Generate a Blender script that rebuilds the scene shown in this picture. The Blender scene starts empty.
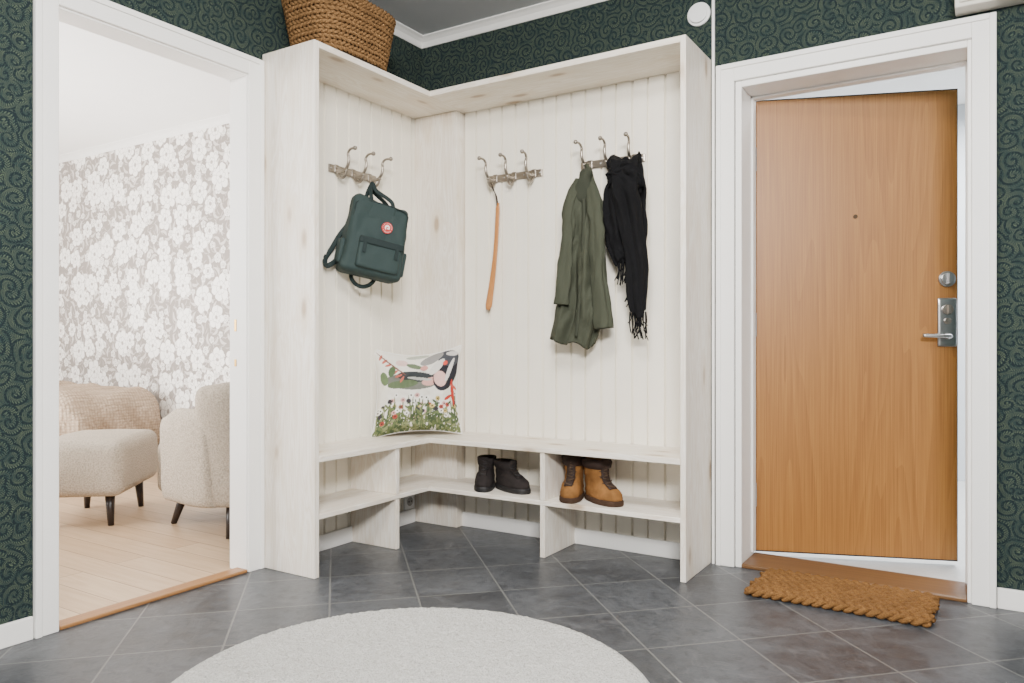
import bpy, bmesh, math, random
from mathutils import Vector, Matrix, noise as mnoise
random.seed(3)
SC=bpy.context.scene
COL=SC.collection
pi=math.pi
def lin(c):
    o=[]
    for v in c:
        v=min(255,max(0,v))/255.0
        o.append(v/12.92 if v<=0.04045 else ((v+0.055)/1.055)**2.4)
    return (o[0],o[1],o[2],1.0)

# ------------------------------------------------------------ node helper
class G:
    def __init__(s,name,rough=0.6,metal=0.0):
        s.m=bpy.data.materials.new(name); s.m.use_nodes=True
        s.nt=s.m.node_tree; s.b=s.nt.nodes.get('Principled BSDF')
        s.b.inputs['Roughness'].default_value=rough
        s.b.inputs['Metallic'].default_value=metal
        s._o=None
    def n(s,t,**k):
        x=s.nt.nodes.new(t)
        for a,b in k.items(): setattr(x,a,b)
        return x
    def put(s,sock,v):
        if v is None: return
        if isinstance(v,bpy.types.NodeSocket): s.nt.links.new(v,sock)
        else:
            if isinstance(v,(tuple,list)) and len(v)==4 and sock.type=='VECTOR': v=v[:3]
            sock.default_value=v
    def ma(s,op,a,b=None,c=None,clamp=False):
        x=s.n('ShaderNodeMath',operation=op); x.use_clamp=clamp
        s.put(x.inputs[0],a); s.put(x.inputs[1],b)
        if c is not None: s.put(x.inputs[2],c)
        return x.outputs[0]
    def vm(s,op,a,b=None,sc=None):
        x=s.n('ShaderNodeVectorMath',operation=op)
        s.put(x.inputs[0],a); s.put(x.inputs[1],b)
        if sc is not None: s.put(x.inputs['Scale'],sc)
        return x.outputs['Value'] if op in('LENGTH','DOT_PRODUCT','DISTANCE') else x.outputs[0]
    def obj(s):
        if not s._o: s._o=s.n('ShaderNodeTexCoord').outputs['Object']
        return s._o
    def mp(s,v,sc=(1,1,1),rot=(0,0,0),loc=(0,0,0)):
        x=s.n('ShaderNodeMapping'); s.put(x.inputs[0],v)
        x.inputs['Location'].default_value=loc; x.inputs['Rotation'].default_value=rot; x.inputs['Scale'].default_value=sc
        return x.outputs[0]
    def noise(s,v,scale,detail=3,rough=0.5,dist=0.0):
        x=s.n('ShaderNodeTexNoise'); s.put(x.inputs['Vector'],v)
        x.inputs['Scale'].default_value=scale; x.inputs['Detail'].default_value=detail
        x.inputs['Roughness'].default_value=rough; x.inputs['Distortion'].default_value=dist
        return x.outputs[0]
    def mr(s,v,a,b,c=0.0,d=1.0):
        x=s.n('ShaderNodeMapRange'); s.put(x.inputs[0],v)
        for i,q in enumerate((a,b,c,d)): s.put(x.inputs[1+i],q)
        return x.outputs[0]
    def mix(s,f,a,b,blend='MIX'):
        x=s.n('ShaderNodeMix',data_type='RGBA',blend_type=blend)
        s.put(x.inputs[0],f); s.put(x.inputs[6],a); s.put(x.inputs[7],b)
        return x.outputs[2]
    def sep(s,v):
        x=s.n('ShaderNodeSeparateXYZ'); s.put(x.inputs[0],v); return x.outputs
    def comb(s,a,b,c=0.0):
        x=s.n('ShaderNodeCombineXYZ'); s.put(x.inputs[0],a); s.put(x.inputs[1],b); s.put(x.inputs[2],c); return x.outputs[0]
    def col(s,v): s.put(s.b.inputs['Base Color'],v)
    def spec(s,v): s.b.inputs['Specular IOR Level'].default_value=v
    def bump(s,h,st=0.3,d=0.005):
        x=s.n('ShaderNodeBump'); x.inputs['Strength'].default_value=st; x.inputs['Distance'].default_value=d
        s.put(x.inputs['Height'],h); s.nt.links.new(x.outputs[0],s.b.inputs['Normal'])
    def voro(s,v,scale,rand=1.0,dim='2D'):
        x=s.n('ShaderNodeTexVoronoi',voronoi_dimensions=dim); s.put(x.inputs['Vector'],v)
        x.inputs['Scale'].default_value=scale; x.inputs['Randomness'].default_value=rand
        return x.outputs

def simple(name,c,rough=0.6,metal=0.0,ns=30,amt=0.08,bs=0.1,bd=0.002,bscale=None,spec=0.5):
    g=G(name,rough,metal)
    c=lin(c); d=tuple([x*(1-amt) for x in c[:3]]+[1]); e=tuple([min(1,x*(1+amt)) for x in c[:3]]+[1])
    n=g.noise(g.obj(),ns,3)
    g.col(g.mix(g.mr(n,0.3,0.7),d,e))
    g.spec(spec)
    if bs: g.bump(g.noise(g.obj(),bscale or ns*3,3),bs,bd)
    return g.m

WHITE=simple('white_paint',(242,240,236),0.45,0,12,0.01,0.03)
CEIL=simple('ceiling_grey_paint',(205,208,212),0.8,0,6,0.02,0.05)
CEILW=simple('ceiling_white_paint',(250,249,247),0.8,0,6,0.01,0.05)
def pine(name,axis,c=(242,236,226),k=(158,128,96)):
    g=G(name,0.5)
    sc={'X':(1.4,16,16),'Y':(16,1.4,16),'Z':(16,16,1.4)}[axis]
    ks={'X':(3.2,8,8),'Y':(8,3.2,8),'Z':(8,8,3.2)}[axis]
    v=g.mp(g.obj(),sc)
    n=g.noise(v,1.0,3,0.55,1.6)
    rings=g.ma('ABSOLUTE',g.ma('SUBTRACT',g.ma('FRACT',g.ma('MULTIPLY',n,7.0)),0.5))
    vo=g.voro(g.mp(g.obj(),ks),1.0,1.0,'3D')
    kn=g.mr(vo['Distance'],0.08,0.18,1.0,0.0); halo=g.mr(vo['Distance'],0.12,0.45,1.0,0.0)
    wash=g.noise(g.mp(g.obj(),tuple(x*0.35 for x in sc)),1.0,4,0.6)
    base=g.mix(g.mr(rings,0.0,0.5,0.65,0.0),lin(c),lin((c[0]-24,c[1]-32,c[2]-42)))
    base=g.mix(g.mr(wash,0.45,0.75,0,0.35),base,lin((c[0]-24,c[1]-30,c[2]-38)))
    base=g.mix(g.ma('MULTIPLY',halo,0.5),base,lin((c[0]-24,c[1]-36,c[2]-52)))
    g.col(g.mix(g.ma('MULTIPLY',kn,0.7),base,lin(k)))
    g.bump(n,0.08,0.002)
    return g.m
PX=pine('whitewashed_pine_x','X'); PY=pine('whitewashed_pine_y','Y'); PZ=pine('whitewashed_pine_z','Z')
BEAD=simple('beadboard_cream',(242,236,222),0.5,0,7,0.02,0.02)

def tile():
    g=G('slate_tile',0.42)
    v=g.mp(g.obj(),(1,1,1),(0,0,-pi/4),(0.485,0.0,0))
    br=g.n('ShaderNodeTexBrick'); br.offset=0.0; br.squash=1.0
    g.put(br.inputs['Vector'],v)
    br.inputs['Color1'].default_value=(0,0,0,1); br.inputs['Color2'].default_value=(1,1,1,1); br.inputs['Mortar'].default_value=(0.5,0.5,0.5,1)
    br.inputs['Scale'].default_value=1.0; br.inputs['Mortar Size'].default_value=0.0034; br.inputs['Mortar Smooth'].default_value=0.1
    br.inputs['Brick Width'].default_value=0.328; br.inputs['Row Height'].default_value=0.328
    n=g.noise(g.obj(),4.5,8,0.70,1.0); n2=g.noise(g.obj(),22,7,0.75,0.6); n3=g.noise(g.obj(),9,6,0.65,1.6)
    c=g.mix(br.outputs['Color'],lin((46,48,52)),lin((70,73,77)))
    c=g.mix(g.mr(n,0.40,0.68,0,0.65),c,lin((92,95,99)))
    c=g.mix(g.mr(n2,0.46,0.66,0,0.65),c,lin((38,40,44)))
    c=g.mix(g.mr(n3,0.55,0.70,0,0.45),c,lin((104,106,109)))
    c=g.mix(g.ma('MULTIPLY',br.outputs['Fac'],0.95),c,lin((106,106,104)))
    g.col(c)
    g.put(g.b.inputs['Roughness'],g.mr(n,0.3,0.7,0.28,0.44))
    g.spec(0.42)
    h=g.ma('SUBTRACT',g.ma('ADD',g.ma('ADD',g.ma('MULTIPLY',n,0.6),g.ma('MULTIPLY',n3,0.4)),g.ma('MULTIPLY',n2,0.25)),br.outputs['Fac'])
    g.bump(h,0.6,0.005)
    return g.m
TILE=tile()
def plank(name,c1,c2,gap,w=0.14,l=1.6,axis='X',rough=0.4):
    g=G(name,rough)
    v=g.obj() if axis=='X' else g.mp(g.obj(),(1,1,1),(0,0,pi/2))
    br=g.n('ShaderNodeTexBrick'); br.offset=0.37; g.put(br.inputs['Vector'],v)
    br.inputs['Color1'].default_value=(0,0,0,1); br.inputs['Color2'].default_value=(1,1,1,1); br.inputs['Mortar'].default_value=(.5,.5,.5,1)
    br.inputs['Scale'].default_value=1.0; br.inputs['Mortar Size'].default_value=0.0018
    br.inputs['Brick Width'].default_value=l; br.inputs['Row Height'].default_value=w
    n=g.noise(g.mp(v,(3,45,1)),1.0,4,0.6,0.6)
    c=g.mix(br.outputs['Color'],lin(c1),lin(c2))
    c=g.mix(g.mr(n,0.4,0.8,0,0.5),c,lin((c1[0]-30,c1[1]-34,c1[2]-38)))
    g.col(g.mix(br.outputs['Fac'],c,lin(gap)))
    return g.m
OAKF=plank('pale_oak_floor',(178,150,120),(194,168,138),(112,88,66))
STONE=simple('stairwell_floor',(205,205,203),0.35,0,50,0.06,0.02)

def wall_green():
    g=G('green_fern_wallpaper',0.9); g.spec(0.15)
    o=g.sep(g.obj()); P=g.vm('SCALE',g.comb(g.ma('ADD',o[0],o[1]),o[2]),None,1.75)
    P=g.vm('ADD',P,g.comb(g.ma('MULTIPLY',g.noise(P,6,1),0.05),g.ma('MULTIPLY',g.noise(g.vm('ADD',P,(5,2,0)),6,1),0.05)))
    BIG=8.5
    def centre(Q):
        vo=g.voro(Q,BIG,1.0); d=g.vm('SUBTRACT',Q,vo['Position']); ds=g.sep(d)
        rc=g.sep(vo['Color']); sg=g.ma('SUBTRACT',g.ma('MULTIPLY',g.ma('GREATER_THAN',rc[0],0.5),2.0),1.0)
        return g.vm('LENGTH',d),g.ma('ARCTAN2',ds[1],ds[0]),sg,rc[1]
    r,th,sg,rr=centre(P)
    pitch=0.038
    phi=g.ma('ADD',g.ma('ADD',g.ma('MULTIPLY',th,sg),g.ma('MULTIPLY',r,2*pi/pitch)),g.ma('MULTIPLY',rr,6.28))
    v=g.ma('MULTIPLY',g.ma('SUBTRACT',g.ma('FRACT',g.ma('DIVIDE',phi,2*pi)),0.5),pitch)
    va=g.ma('ABSOLUTE',v)
    s_=g.ma('MULTIPLY',r,th)
    stem=g.mr(va,0.0008,0.0018,1.0,0.0)
    lp=0.0135; LEN=0.0145
    q=g.ma('FRACT',g.ma('ADD',g.ma('DIVIDE',g.ma('SUBTRACT',s_,g.ma('MULTIPLY',g.ma('MULTIPLY',va,sg),0.9)),lp),g.ma('MULTIPLY',g.ma('SIGN',v),0.25)))
    w=g.ma('ABSOLUTE',g.ma('SUBTRACT',q,0.5))
    u=g.ma('DIVIDE',va,LEN)
    prof=g.ma('MULTIPLY',g.ma('SINE',g.ma('MULTIPLY',g.ma('MINIMUM',u,1.0),pi)),0.34)
    leaf=g.mr(g.ma('SUBTRACT',prof,w),0.0,0.10)
    vo=g.voro(P,62,0.8); d=g.sep(g.vm('SUBTRACT',P,vo['Position'])); rc=g.sep(vo['Color'])
    ang=g.ma('MULTIPLY',rc[1],6.28); c_=g.ma('COSINE',ang); sn=g.ma('SINE',ang)
    uu=g.ma('ADD',g.ma('MULTIPLY',d[0],c_),g.ma('MULTIPLY',d[1],sn)); ww=g.ma('SUBTRACT',g.ma('MULTIPLY',d[1],c_),g.ma('MULTIPLY',d[0],sn))
    e=g.ma('SUBTRACT',g.ma('MULTIPLY',g.ma('SUBTRACT',1.0,g.ma('POWER',g.ma('ABSOLUTE',g.ma('DIVIDE',uu,0.007)),2.0)),0.0022),g.ma('ABSOLUTE',ww))
    fill=g.ma('MULTIPLY',g.mr(e,0.0,0.0009),g.mr(va,0.012,0.014))
    n=g.noise(P,16,2)
    c=lin((28,37,41))
    lc=g.mix(g.mr(n,0.35,0.65),lin((54,70,64)),lin((86,97,77)))
    c=g.mix(g.ma('MULTIPLY',fill,0.7),c,lin((56,72,64)))
    c=g.mix(g.ma('MULTIPLY',leaf,0.85),c,lc)
    c=g.mix(g.ma('MULTIPLY',stem,0.7),c,lin((72,84,68)))
    g.col(c); return g.m
GREEN=wall_green()
def wall_floral():
    g=G('grey_floral_wallpaper',0.85)
    o=g.sep(g.obj()); P=g.comb(o[0],o[2])
    def warp(a): return g.vm('ADD',P,g.comb(g.ma('MULTIPLY',g.noise(P,14,2),a),g.ma('MULTIPLY',g.noise(g.vm('ADD',P,(3,7,0)),14,2),a)))
    PW=warp(0.03)
    def flower(scale,R,k,off,rand):
        Q=g.vm('ADD',PW,(off,off*0.6,0))
        vo=g.voro(Q,scale,rand); d=g.vm('SUBTRACT',Q,vo['Position']); ds=g.sep(d)
        r=g.vm('LENGTH',d); th=g.ma('ARCTAN2',ds[1],ds[0])
        rnd=g.sep(vo['Color'])[0]
        Rr=g.ma('MULTIPLY',g.ma('ADD',0.65,g.ma('MULTIPLY',rnd,0.55)),R)
        cs=g.ma('ABSOLUTE',g.ma('COSINE',g.ma('ADD',g.ma('MULTIPLY',th,k),g.ma('MULTIPLY',rnd,6.0))))
        R1=g.ma('MULTIPLY',g.ma('ADD',0.70,g.ma('MULTIPLY',g.ma('POWER',cs,0.6),0.30)),Rr)
        m=g.mr(g.ma('SUBTRACT',R1,r),0.0,0.004)
        ln=g.mr(cs,0.10,0.22,1.0,0.0)
        inn=g.mr(g.ma('ABSOLUTE',g.ma('SUBTRACT',r,g.ma('MULTIPLY',R1,0.5))),0.0015,0.0035,1.0,0.0)
        cen=g.mr(r,R*0.14,R*0.2,1.0,0.0)
        return m,g.ma('MAXIMUM',g.ma('MAXIMUM',g.ma('MULTIPLY',ln,0.5),g.ma('MULTIPLY',inn,0.6)),g.ma('MULTIPLY',cen,0.9))
    def leaves(scale,L,W,off):
        Q=g.vm('ADD',P,(off,off*1.7,0)); vo=g.voro(Q,scale,0.85)
        d=g.sep(g.vm('SUBTRACT',Q,vo['Position'])); ang=g.ma('MULTIPLY',g.sep(vo['Color'])[0],6.28)
        c=g.ma('COSINE',ang); s_=g.ma('SINE',ang)
        u=g.ma('ADD',g.ma('MULTIPLY',d[0],c),g.ma('MULTIPLY',d[1],s_)); w=g.ma('SUBTRACT',g.ma('MULTIPLY',d[1],c),g.ma('MULTIPLY',d[0],s_))
        w=g.ma('ADD',w,g.ma('MULTIPLY',g.ma('MULTIPLY',u,u),9.0))
        q=g.ma('POWER',g.ma('ABSOLUTE',g.ma('DIVIDE',u,L)),2.0)
        return g.mr(g.ma('SUBTRACT',g.ma('MULTIPLY',g.ma('SUBTRACT',1.0,q),W),g.ma('ABSOLUTE',w)),0.0,0.002)
    f1,c1=flower(4.7,0.092,3.0,0.0,0.75)
    f2,c2=flower(9.0,0.036,2.5,4.1,0.95)
    l1=leaves(12,0.055,0.013,1.3); l2=leaves(20,0.034,0.006,6.1)
    bg=lin((146,137,130)); wh=lin((243,239,233)); gr=lin((154,145,137)); md=lin((184,176,169))
    c=g.mix(g.ma('MULTIPLY',l2,0.8),bg,md)
    c=g.mix(g.ma('MULTIPLY',l1,0.75),c,lin((216,209,202)))
    c=g.mix(g.ma('MULTIPLY',f2,0.85),c,wh); c=g.mix(g.ma('MULTIPLY',f2,c2),c,gr)
    c=g.mix(f1,c,wh); c=g.mix(g.ma('MULTIPLY',f1,c1),c,gr)
    g.col(c); return g.m
FLORAL=wall_floral()
def wood(name,c1,c2,axis='Z',rough=0.4,fine=26,big=5,rf=0.45,freq=9.0,st=0.45):
    g=G(name,rough)
    def s3(a,b): return {'X':(a,b,b),'Y':(b,a,b),'Z':(b,b,a)}[axis]
    n=g.noise(g.mp(g.obj(),s3(st,big)),1.0,2,0.45,0.6)
    rings=g.ma('FRACT',g.ma('MULTIPLY',n,freq))
    n2=g.noise(g.mp(g.obj(),s3(2.0,fine*5)),1.0,4,0.65)
    f=g.ma('ADD',g.ma('MULTIPLY',rings,rf),g.ma('MULTIPLY',g.mr(n2,0.3,0.7),1-rf))
    g.col(g.mix(f,lin(c1),lin(c2)))
    g.bump(n2,0.05,0.001)
    return g.m
OAKD=wood('oak_veneer',(166,114,52),(124,78,30),'Z',0.45,38,4.6,0.26,15.0,0.3)
OAKT=wood('oak_threshold',(118,84,50),(90,62,36),'X')
OAKTY=wood('oak_threshold_strip',(160,116,70),(130,88,50),'Y')
HORN=wood('beech_wood',(190,130,74),(168,108,56),'Z')
DARKW=simple('dark_wood_leg',(38,27,23),0.4)
BLACK=simple('black_rubber',(22,22,24),0.6)
NICKEL=simple('brushed_pewter',(158,150,140),0.36,1.0,60,0.08,0.05)
STEEL=simple('satin_steel',(180,180,180),0.28,1.0,60,0.05,0.03)
def fabric(name,c,scale=300,amt=0.15,rough=0.9,bs=0.4,bd=0.002):
    g=G(name,rough); c=lin(c)
    n=g.noise(g.obj(),scale,2); n2=g.noise(g.obj(),8,3)
    d=tuple([x*(1-amt) for x in c[:3]]+[1]); e=tuple([min(1,x*(1+amt)) for x in c[:3]]+[1])
    cc=g.mix(g.mr(n,0.3,0.7),d,e)
    g.col(g.mix(g.mr(n2,0.3,0.7,0,0.25),cc,d)); g.bump(n,bs,bd)
    g.spec(0.2)
    return g.m
BOUCLE=fabric('boucle_beige',(184,171,155),130,0.26,0.95,0.8,0.008)
def knit():
    g=G('knit_throw',0.95); g.spec(0.2)
    vo=g.voro(g.obj(),48,0.3,'3D'); n=g.noise(g.obj(),60,3)
    h=g.ma('ADD',g.ma('SUBTRACT',1.0,vo['Distance']),g.ma('MULTIPLY',n,0.4))
    g.col(g.mix(g.mr(h,0.4,1.2),lin((142,122,102)),lin((196,176,154)))); g.bump(h,0.9,0.010); return g.m
KNIT=knit()
LINEN=fabric('white_linen',(238,236,232),200,0.04)
OLIVE=fabric('olive_cotton',(64,67,55),400,0.12,0.85,0.2,0.001)
OLIVED=fabric('olive_cotton_dark',(54,57,47),400,0.12,0.85,0.2,0.001)
BLKW=fabric('black_wool',(15,15,17),260,0.3,0.95,0.6,0.003)
TEAL=fabric('teal_canvas',(47,60,59),500,0.1,0.75,0.15,0.001)
TEALD=fabric('teal_strap',(35,45,45),500,0.1,0.75,0.15,0.001)
RUG=fabric('white_pile',(198,196,191),220,0.22,0.98,0.9,0.01)
def fibre(name,c1,c2,sc):
    g=G(name,0.95); n=g.noise(g.obj(),sc,4,0.7); n2=g.noise(g.obj(),14,3)
    c=g.mix(g.mr(n,0.35,0.65),lin(c1),lin(c2)); c=g.mix(g.mr(n2,0.35,0.7,0,0.4),c,lin(c1)); g.col(c)
    g.spec(0.2)
    g.bump(n,0.9,0.004); return g.m
COIR=fibre('coir_fibre',(84,57,30),(154,110,62),300)
WICK=fibre('seagrass',(84,60,36),(160,122,80),160)
WICKD=simple('seagrass_core',(54,40,26),0.9)
TAN=simple('tan_nubuck',(130,90,50),0.9,0,25,0.25,0.2,spec=0.15)
BRN=simple('dark_brown_leather',(48,35,29),0.7,0,30,0.2,0.15,spec=0.3)
SOLE=simple('dark_sole',(62,44,32),0.8,0,30,0.15,0.1,spec=0.2)
BLKL=simple('black_suede',(38,33,32),0.85,0,30,0.2,0.2,spec=0.25)
BLKS=simple('black_sole',(22,21,22),0.6)
LACE=simple('lace_cord',(70,52,34),0.8)
RED=simple('red_print',(180,40,36),0.6,0,30,0.03,0)
LOGOW=simple('white_print',(235,232,225),0.6,0,30,0.02,0)
PLAST=simple('white_plastic',(238,238,236),0.35,0,20,0.01,0)
GREYP=simple('grey_plastic',(170,168,164),0.5,0,20,0.01,0)
BEIGE=simple('beige_enamel',(222,216,204),0.45,0,20,0.01,0)
DIMW=simple('stairwell_wall',(220,226,232),0.8,0,8,0.02,0.03)
BRASS=simple('brass',(190,150,80),0.35,1.0,40,0.05,0)
DARKM=simple('dark_bronze',(60,46,32),0.4,0.8,40,0.05,0)

# ------------------------------------------------------------ mesh helpers
def box(bm,lo,hi):
    x0,y0,z0=lo; x1,y1,z1=hi
    v=[bm.verts.new(p) for p in ((x0,y0,z0),(x1,y0,z0),(x1,y1,z0),(x0,y1,z0),(x0,y0,z1),(x1,y0,z1),(x1,y1,z1),(x0,y1,z1))]
    for f in ((0,3,2,1),(4,5,6,7),(0,1,5,4),(1,2,6,5),(2,3,7,6),(3,0,4,7)): bm.faces.new([v[i] for i in f])
def spline(pts,k=6):
    P=[Vector(p) for p in pts]; out=[]
    for i in range(len(P)-1):
        a=P[max(i-1,0)];b=P[i];c=P[i+1];d=P[min(i+2,len(P)-1)]
        for j in range(k):
            t=j/k
            out.append(0.5*((2*b)+(c-a)*t+(2*a-5*b+4*c-d)*t*t+(3*b-a-3*c+d)*t**3))
    out.append(P[-1]); return out
def loft(bm,rings,closed=True,cap0=False,cap1=False):
    R=[[bm.verts.new(p) for p in r] for r in rings]; n=len(R[0])
    for a,b in zip(R[:-1],R[1:]):
        for i in range(n if closed else n-1):
            j=(i+1)%n
            bm.faces.new((a[i],a[j],b[j],b[i]))
    if cap0: bm.faces.new(list(reversed(R[0])))
    if cap1: bm.faces.new(R[-1])
    return R
def tube(bm,pts,r,n=8,flat=1.0,up=None,cap=True):
    P=[Vector(p) for p in pts]; rings=[]
    t0=(P[1]-P[0]).normalized()
    u=Vector(up) if up else (Vector((0,0,1)) if abs(t0.z)<0.9 else Vector((1,0,0)))
    for i,p in enumerate(P):
        t=(P[min(i+1,len(P)-1)]-P[max(i-1,0)])
        if t.length<1e-9: t=t0
        t.normalize()
        s=t.cross(u)
        if s.length<1e-6: s=t.orthogonal()
        s.normalize(); w=s.cross(t).normalized()
        if not up: u=w
        rr=r[i] if isinstance(r,(list,tuple)) else r
        rings.append([p+s*math.cos(2*pi*k/n)*rr+w*math.sin(2*pi*k/n)*rr*flat for k in range(n)])
    loft(bm,rings,True,cap,cap)
def sphere(bm,c,r,n=10,sc=(1,1,1)):
    m=Matrix.Translation(c)@Matrix.Diagonal((sc[0],sc[1],sc[2],1))
    bmesh.ops.create_uvsphere(bm,u_segments=n*2,v_segments=n,radius=r,matrix=m)
def cyl(bm,c,r,h,axis='Z',n=24,r2=None):
    rot={'Z':Matrix.Identity(4),'Y':Matrix.Rotation(pi/2,4,'X'),'X':Matrix.Rotation(pi/2,4,'Y')}[axis]
    bmesh.ops.create_cone(bm,cap_ends=True,segments=n,radius1=r,radius2=r if r2 is None else r2,depth=h,matrix=Matrix.Translation(c)@rot)
def rbox(bm,c,h,r,n=14,fn=None):
    c=Vector(c); key={}
    def vert(p):
        k=(round(p[0],5),round(p[1],5),round(p[2],5))
        if k in key: return key[k]
        q=Vector((p[0]*h[0],p[1]*h[1],p[2]*h[2]))
        core=Vector([max(-(h[i]-r),min(h[i]-r,q[i])) for i in range(3)])
        d=q-core
        pos=core+d.normalized()*r if d.length>1e-9 else q
        if fn: pos=Vector(fn(pos))
        key[k]=bm.verts.new(c+pos); return key[k]
    g=[math.sin((i/n-0.5)*pi*0.98)/math.sin(0.5*pi*0.98) for i in range(n+1)]
    for ax in range(3):
        for s in (-1,1):
            for i in range(n):
                for j in range(n):
                    q=[]
                    for a,b in ((i,j),(i+1,j),(i+1,j+1),(i,j+1)):
                        p=[0,0,0]; p[ax]=s; p[(ax+1)%3]=g[a]; p[(ax+2)%3]=g[b]; q.append(vert(p))
                    if s<0: q.reverse()
                    try: bm.faces.new(q)
                    except ValueError: pass
ROOTM={}
def finish(name,bm,mat,parent=None,smooth=False,bevel=0,world=False,label=None,cat=None,struct=False,subsurf=0,merge=False,clampy=None):
    if clampy is not None:
        for v in bm.verts:
            if v.co.y>clampy: v.co.y=clampy
    if world and parent is not None: bm.transform(ROOTM[parent.name].inverted())
    if merge: bmesh.ops.remove_doubles(bm,verts=bm.verts,dist=1e-5)
    bmesh.ops.recalc_face_normals(bm,faces=bm.faces)
    me=bpy.data.meshes.new(name); bm.to_mesh(me); bm.free()
    for m in (mat if isinstance(mat,(list,tuple)) else [mat]): me.materials.append(m)
    if smooth:
        for p in me.polygons: p.use_smooth=True
    o=bpy.data.objects.new(name,me); COL.objects.link(o)
    if parent: o.parent=parent
    if bevel:
        b=o.modifiers.new('bevel','BEVEL'); b.width=bevel; b.segments=2; b.limit_method='ANGLE'
    if subsurf:
        s=o.modifiers.new('sub','SUBSURF'); s.levels=subsurf; s.render_levels=subsurf
    if label: o['label']=label
    if cat: o['category']=cat
    if struct: o['kind']='structure'
    return o
def root(name,loc,rot=None,label='',cat='',group=None,struct=False):
    e=bpy.data.objects.new(name,None); e.empty_display_size=0.1
    m=Matrix.Translation(loc)@(rot if rot else Matrix.Identity(4))
    e.matrix_world=m; e.location=m.to_translation(); e.rotation_euler=m.to_euler()
    COL.objects.link(e); ROOTM[e.name]=m
    e['label']=label; e['category']=cat
    if group: e['group']=group
    if struct: e['kind']='structure'
    return e
def B(): return bmesh.new()
def boxes(name,L,mat,**k):
    bm=B()
    for lo,hi in L: box(bm,lo,hi)
    return finish(name,bm,mat,**k)
RZ=lambda a: Matrix.Rotation(math.radians(a),4,'Z')
RY=lambda a: Matrix.Rotation(math.radians(a),4,'Y')
RX=lambda a: Matrix.Rotation(math.radians(a),4,'X')

# ------------------------------------------------------------ ROOM SHELL
H=2.65
S=dict(struct=True)
boxes('floor',[((-0.03,-5.2,-0.1),(4.3,0.005,0.0))],TILE,label='dark grey diagonal slate tile floor of the hallway',cat='floor',**S)
boxes('floor_oak',[((-6.2,-3.6,-0.1),(-0.03,0.36,-0.001))],OAKF,label='pale oak plank floor of the adjoining living room',cat='floor',**S)
boxes('floor_stairwell',[((0.2,0.005,-0.1),(5.0,2.9,-0.001))],STONE,label='light stone floor outside the entrance door',cat='floor',**S)
boxes('ceiling',[((0.0,-5.2,H),(4.3,0.2,H+0.1))],CEIL,label='grey painted hallway ceiling',cat='ceiling',**S)
boxes('ceiling_living',[((-6.2,-3.6,H),(0.0,0.36,H+0.1))],CEILW,label='white painted living room ceiling',cat='ceiling',**S)
boxes('ceiling_stairwell',[((0.2,0.2,H),(5.0,2.9,H+0.1))],CEILW,label='white stairwell ceiling',cat='ceiling',**S)
boxes('wall_back',[((-0.10,0,0),(1.74,0.2,H)),((2.62,0,0),(4.3,0.2,H)),((1.74,0,2.10),(2.62,0.2,H))],GREEN,label='wall with dark green fern wallpaper around the entrance door',cat='wall',**S)
boxes('wall_left',[((-0.10,-5.2,0),(0,-1.95,H)),((-0.10,-1.175,0),(0,0.0,H)),((-0.10,-1.95,2.11),(0,-1.175,H))],GREEN,label='wall with dark green fern wallpaper around the open doorway',cat='wall',**S)
boxes('wall_far',[((-6.2,0.36,0),(-0.10,0.46,H))],FLORAL,label='living room wall with grey and white floral wallpaper',cat='wall',**S)
boxes('wall_west',[((-6.3,-3.6,0),(-6.2,0.46,H))],CEILW,label='white living room side wall',cat='wall',**S)
boxes('wall_stairwell',[((0.1,2.9,0),(5.0,3.0,H)),((5.0,0.2,0),(5.1,3.0,H)),((0.1,0.2,0),(0.2,2.9,H))],DIMW,label='pale stairwell wall outside the entrance door',cat='wall',**S)
boxes('baseboard_back',[((0.30,-0.032,0),(1.60,-0.017,0.075)),((2.692,-0.015,0),(4.3,0,0.075))],WHITE,bevel=0.003,label='white painted baseboard',cat='baseboard',**S)
boxes('baseboard_left',[((0.017,-1.065,0),(0.032,-0.09,0.075)),((0,-5.2,0),(0.015,-2.03,0.075))],WHITE,bevel=0.003,label='white painted baseboard',cat='baseboard',**S)
boxes('baseboard_far',[((-6.2,0.345,0),(-0.10,0.36,0.09))],WHITE,bevel=0.003,label='white painted living room baseboard',cat='baseboard',**S)
def crown(name,a,b,nrm,mat,lab,z=H,s=0.05):
    bm=B(); a=Vector(a); b=Vector(b); n=Vector(nrm)
    prof=[(0,-s),(0.006,-s),(0.012,-s*0.8),(0.02,-s*0.5),(s*0.7,-s*0.25),(s*0.95,-0.006),(s,-0.004),(s,0),(0,0)]
    loft(bm,[[p+n*u+Vector((0,0,z+v)) for u,v in prof] for p in (a,b)],True,True,True)
    finish(name,bm,mat,label=lab,cat='moulding',struct=True)
crown('trim_1',(0,0,0),(4.3,0,0),(0,-1,0),WHITE,'white ceiling moulding above the green wallpaper')
crown('trim_2',(0,-5.2,0),(0,0,0),(1,0,0),WHITE,'white ceiling moulding above the green wallpaper')
crown('trim_3',(-6.2,0.36,0),(-0.10,0.36,0),(0,-1,0),WHITE,'white living room ceiling moulding')
def casing_y(name,x0,x1,w,zt,y0,y1,lab):
    bm=B()
    for (u0,u1,z0,z1) in ((x0,x0+w,0,zt),(x1-w,x1,0,zt),(x0+w,x1-w,zt-w,zt)): box(bm,(u0,y0,z0),(u1,y1,z1))
    ww=w*0.28
    for (u0,u1,z0,z1) in ((x0,x0+ww,0,zt),(x1-ww,x1,0,zt),(x0+ww,x1-ww,zt-ww,zt)): box(bm,(u0,y0-0.006,z0),(u1,y0,z1))
    return finish(name,bm,WHITE,bevel=0.003,label=lab,cat='door trim',struct=True)
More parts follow.
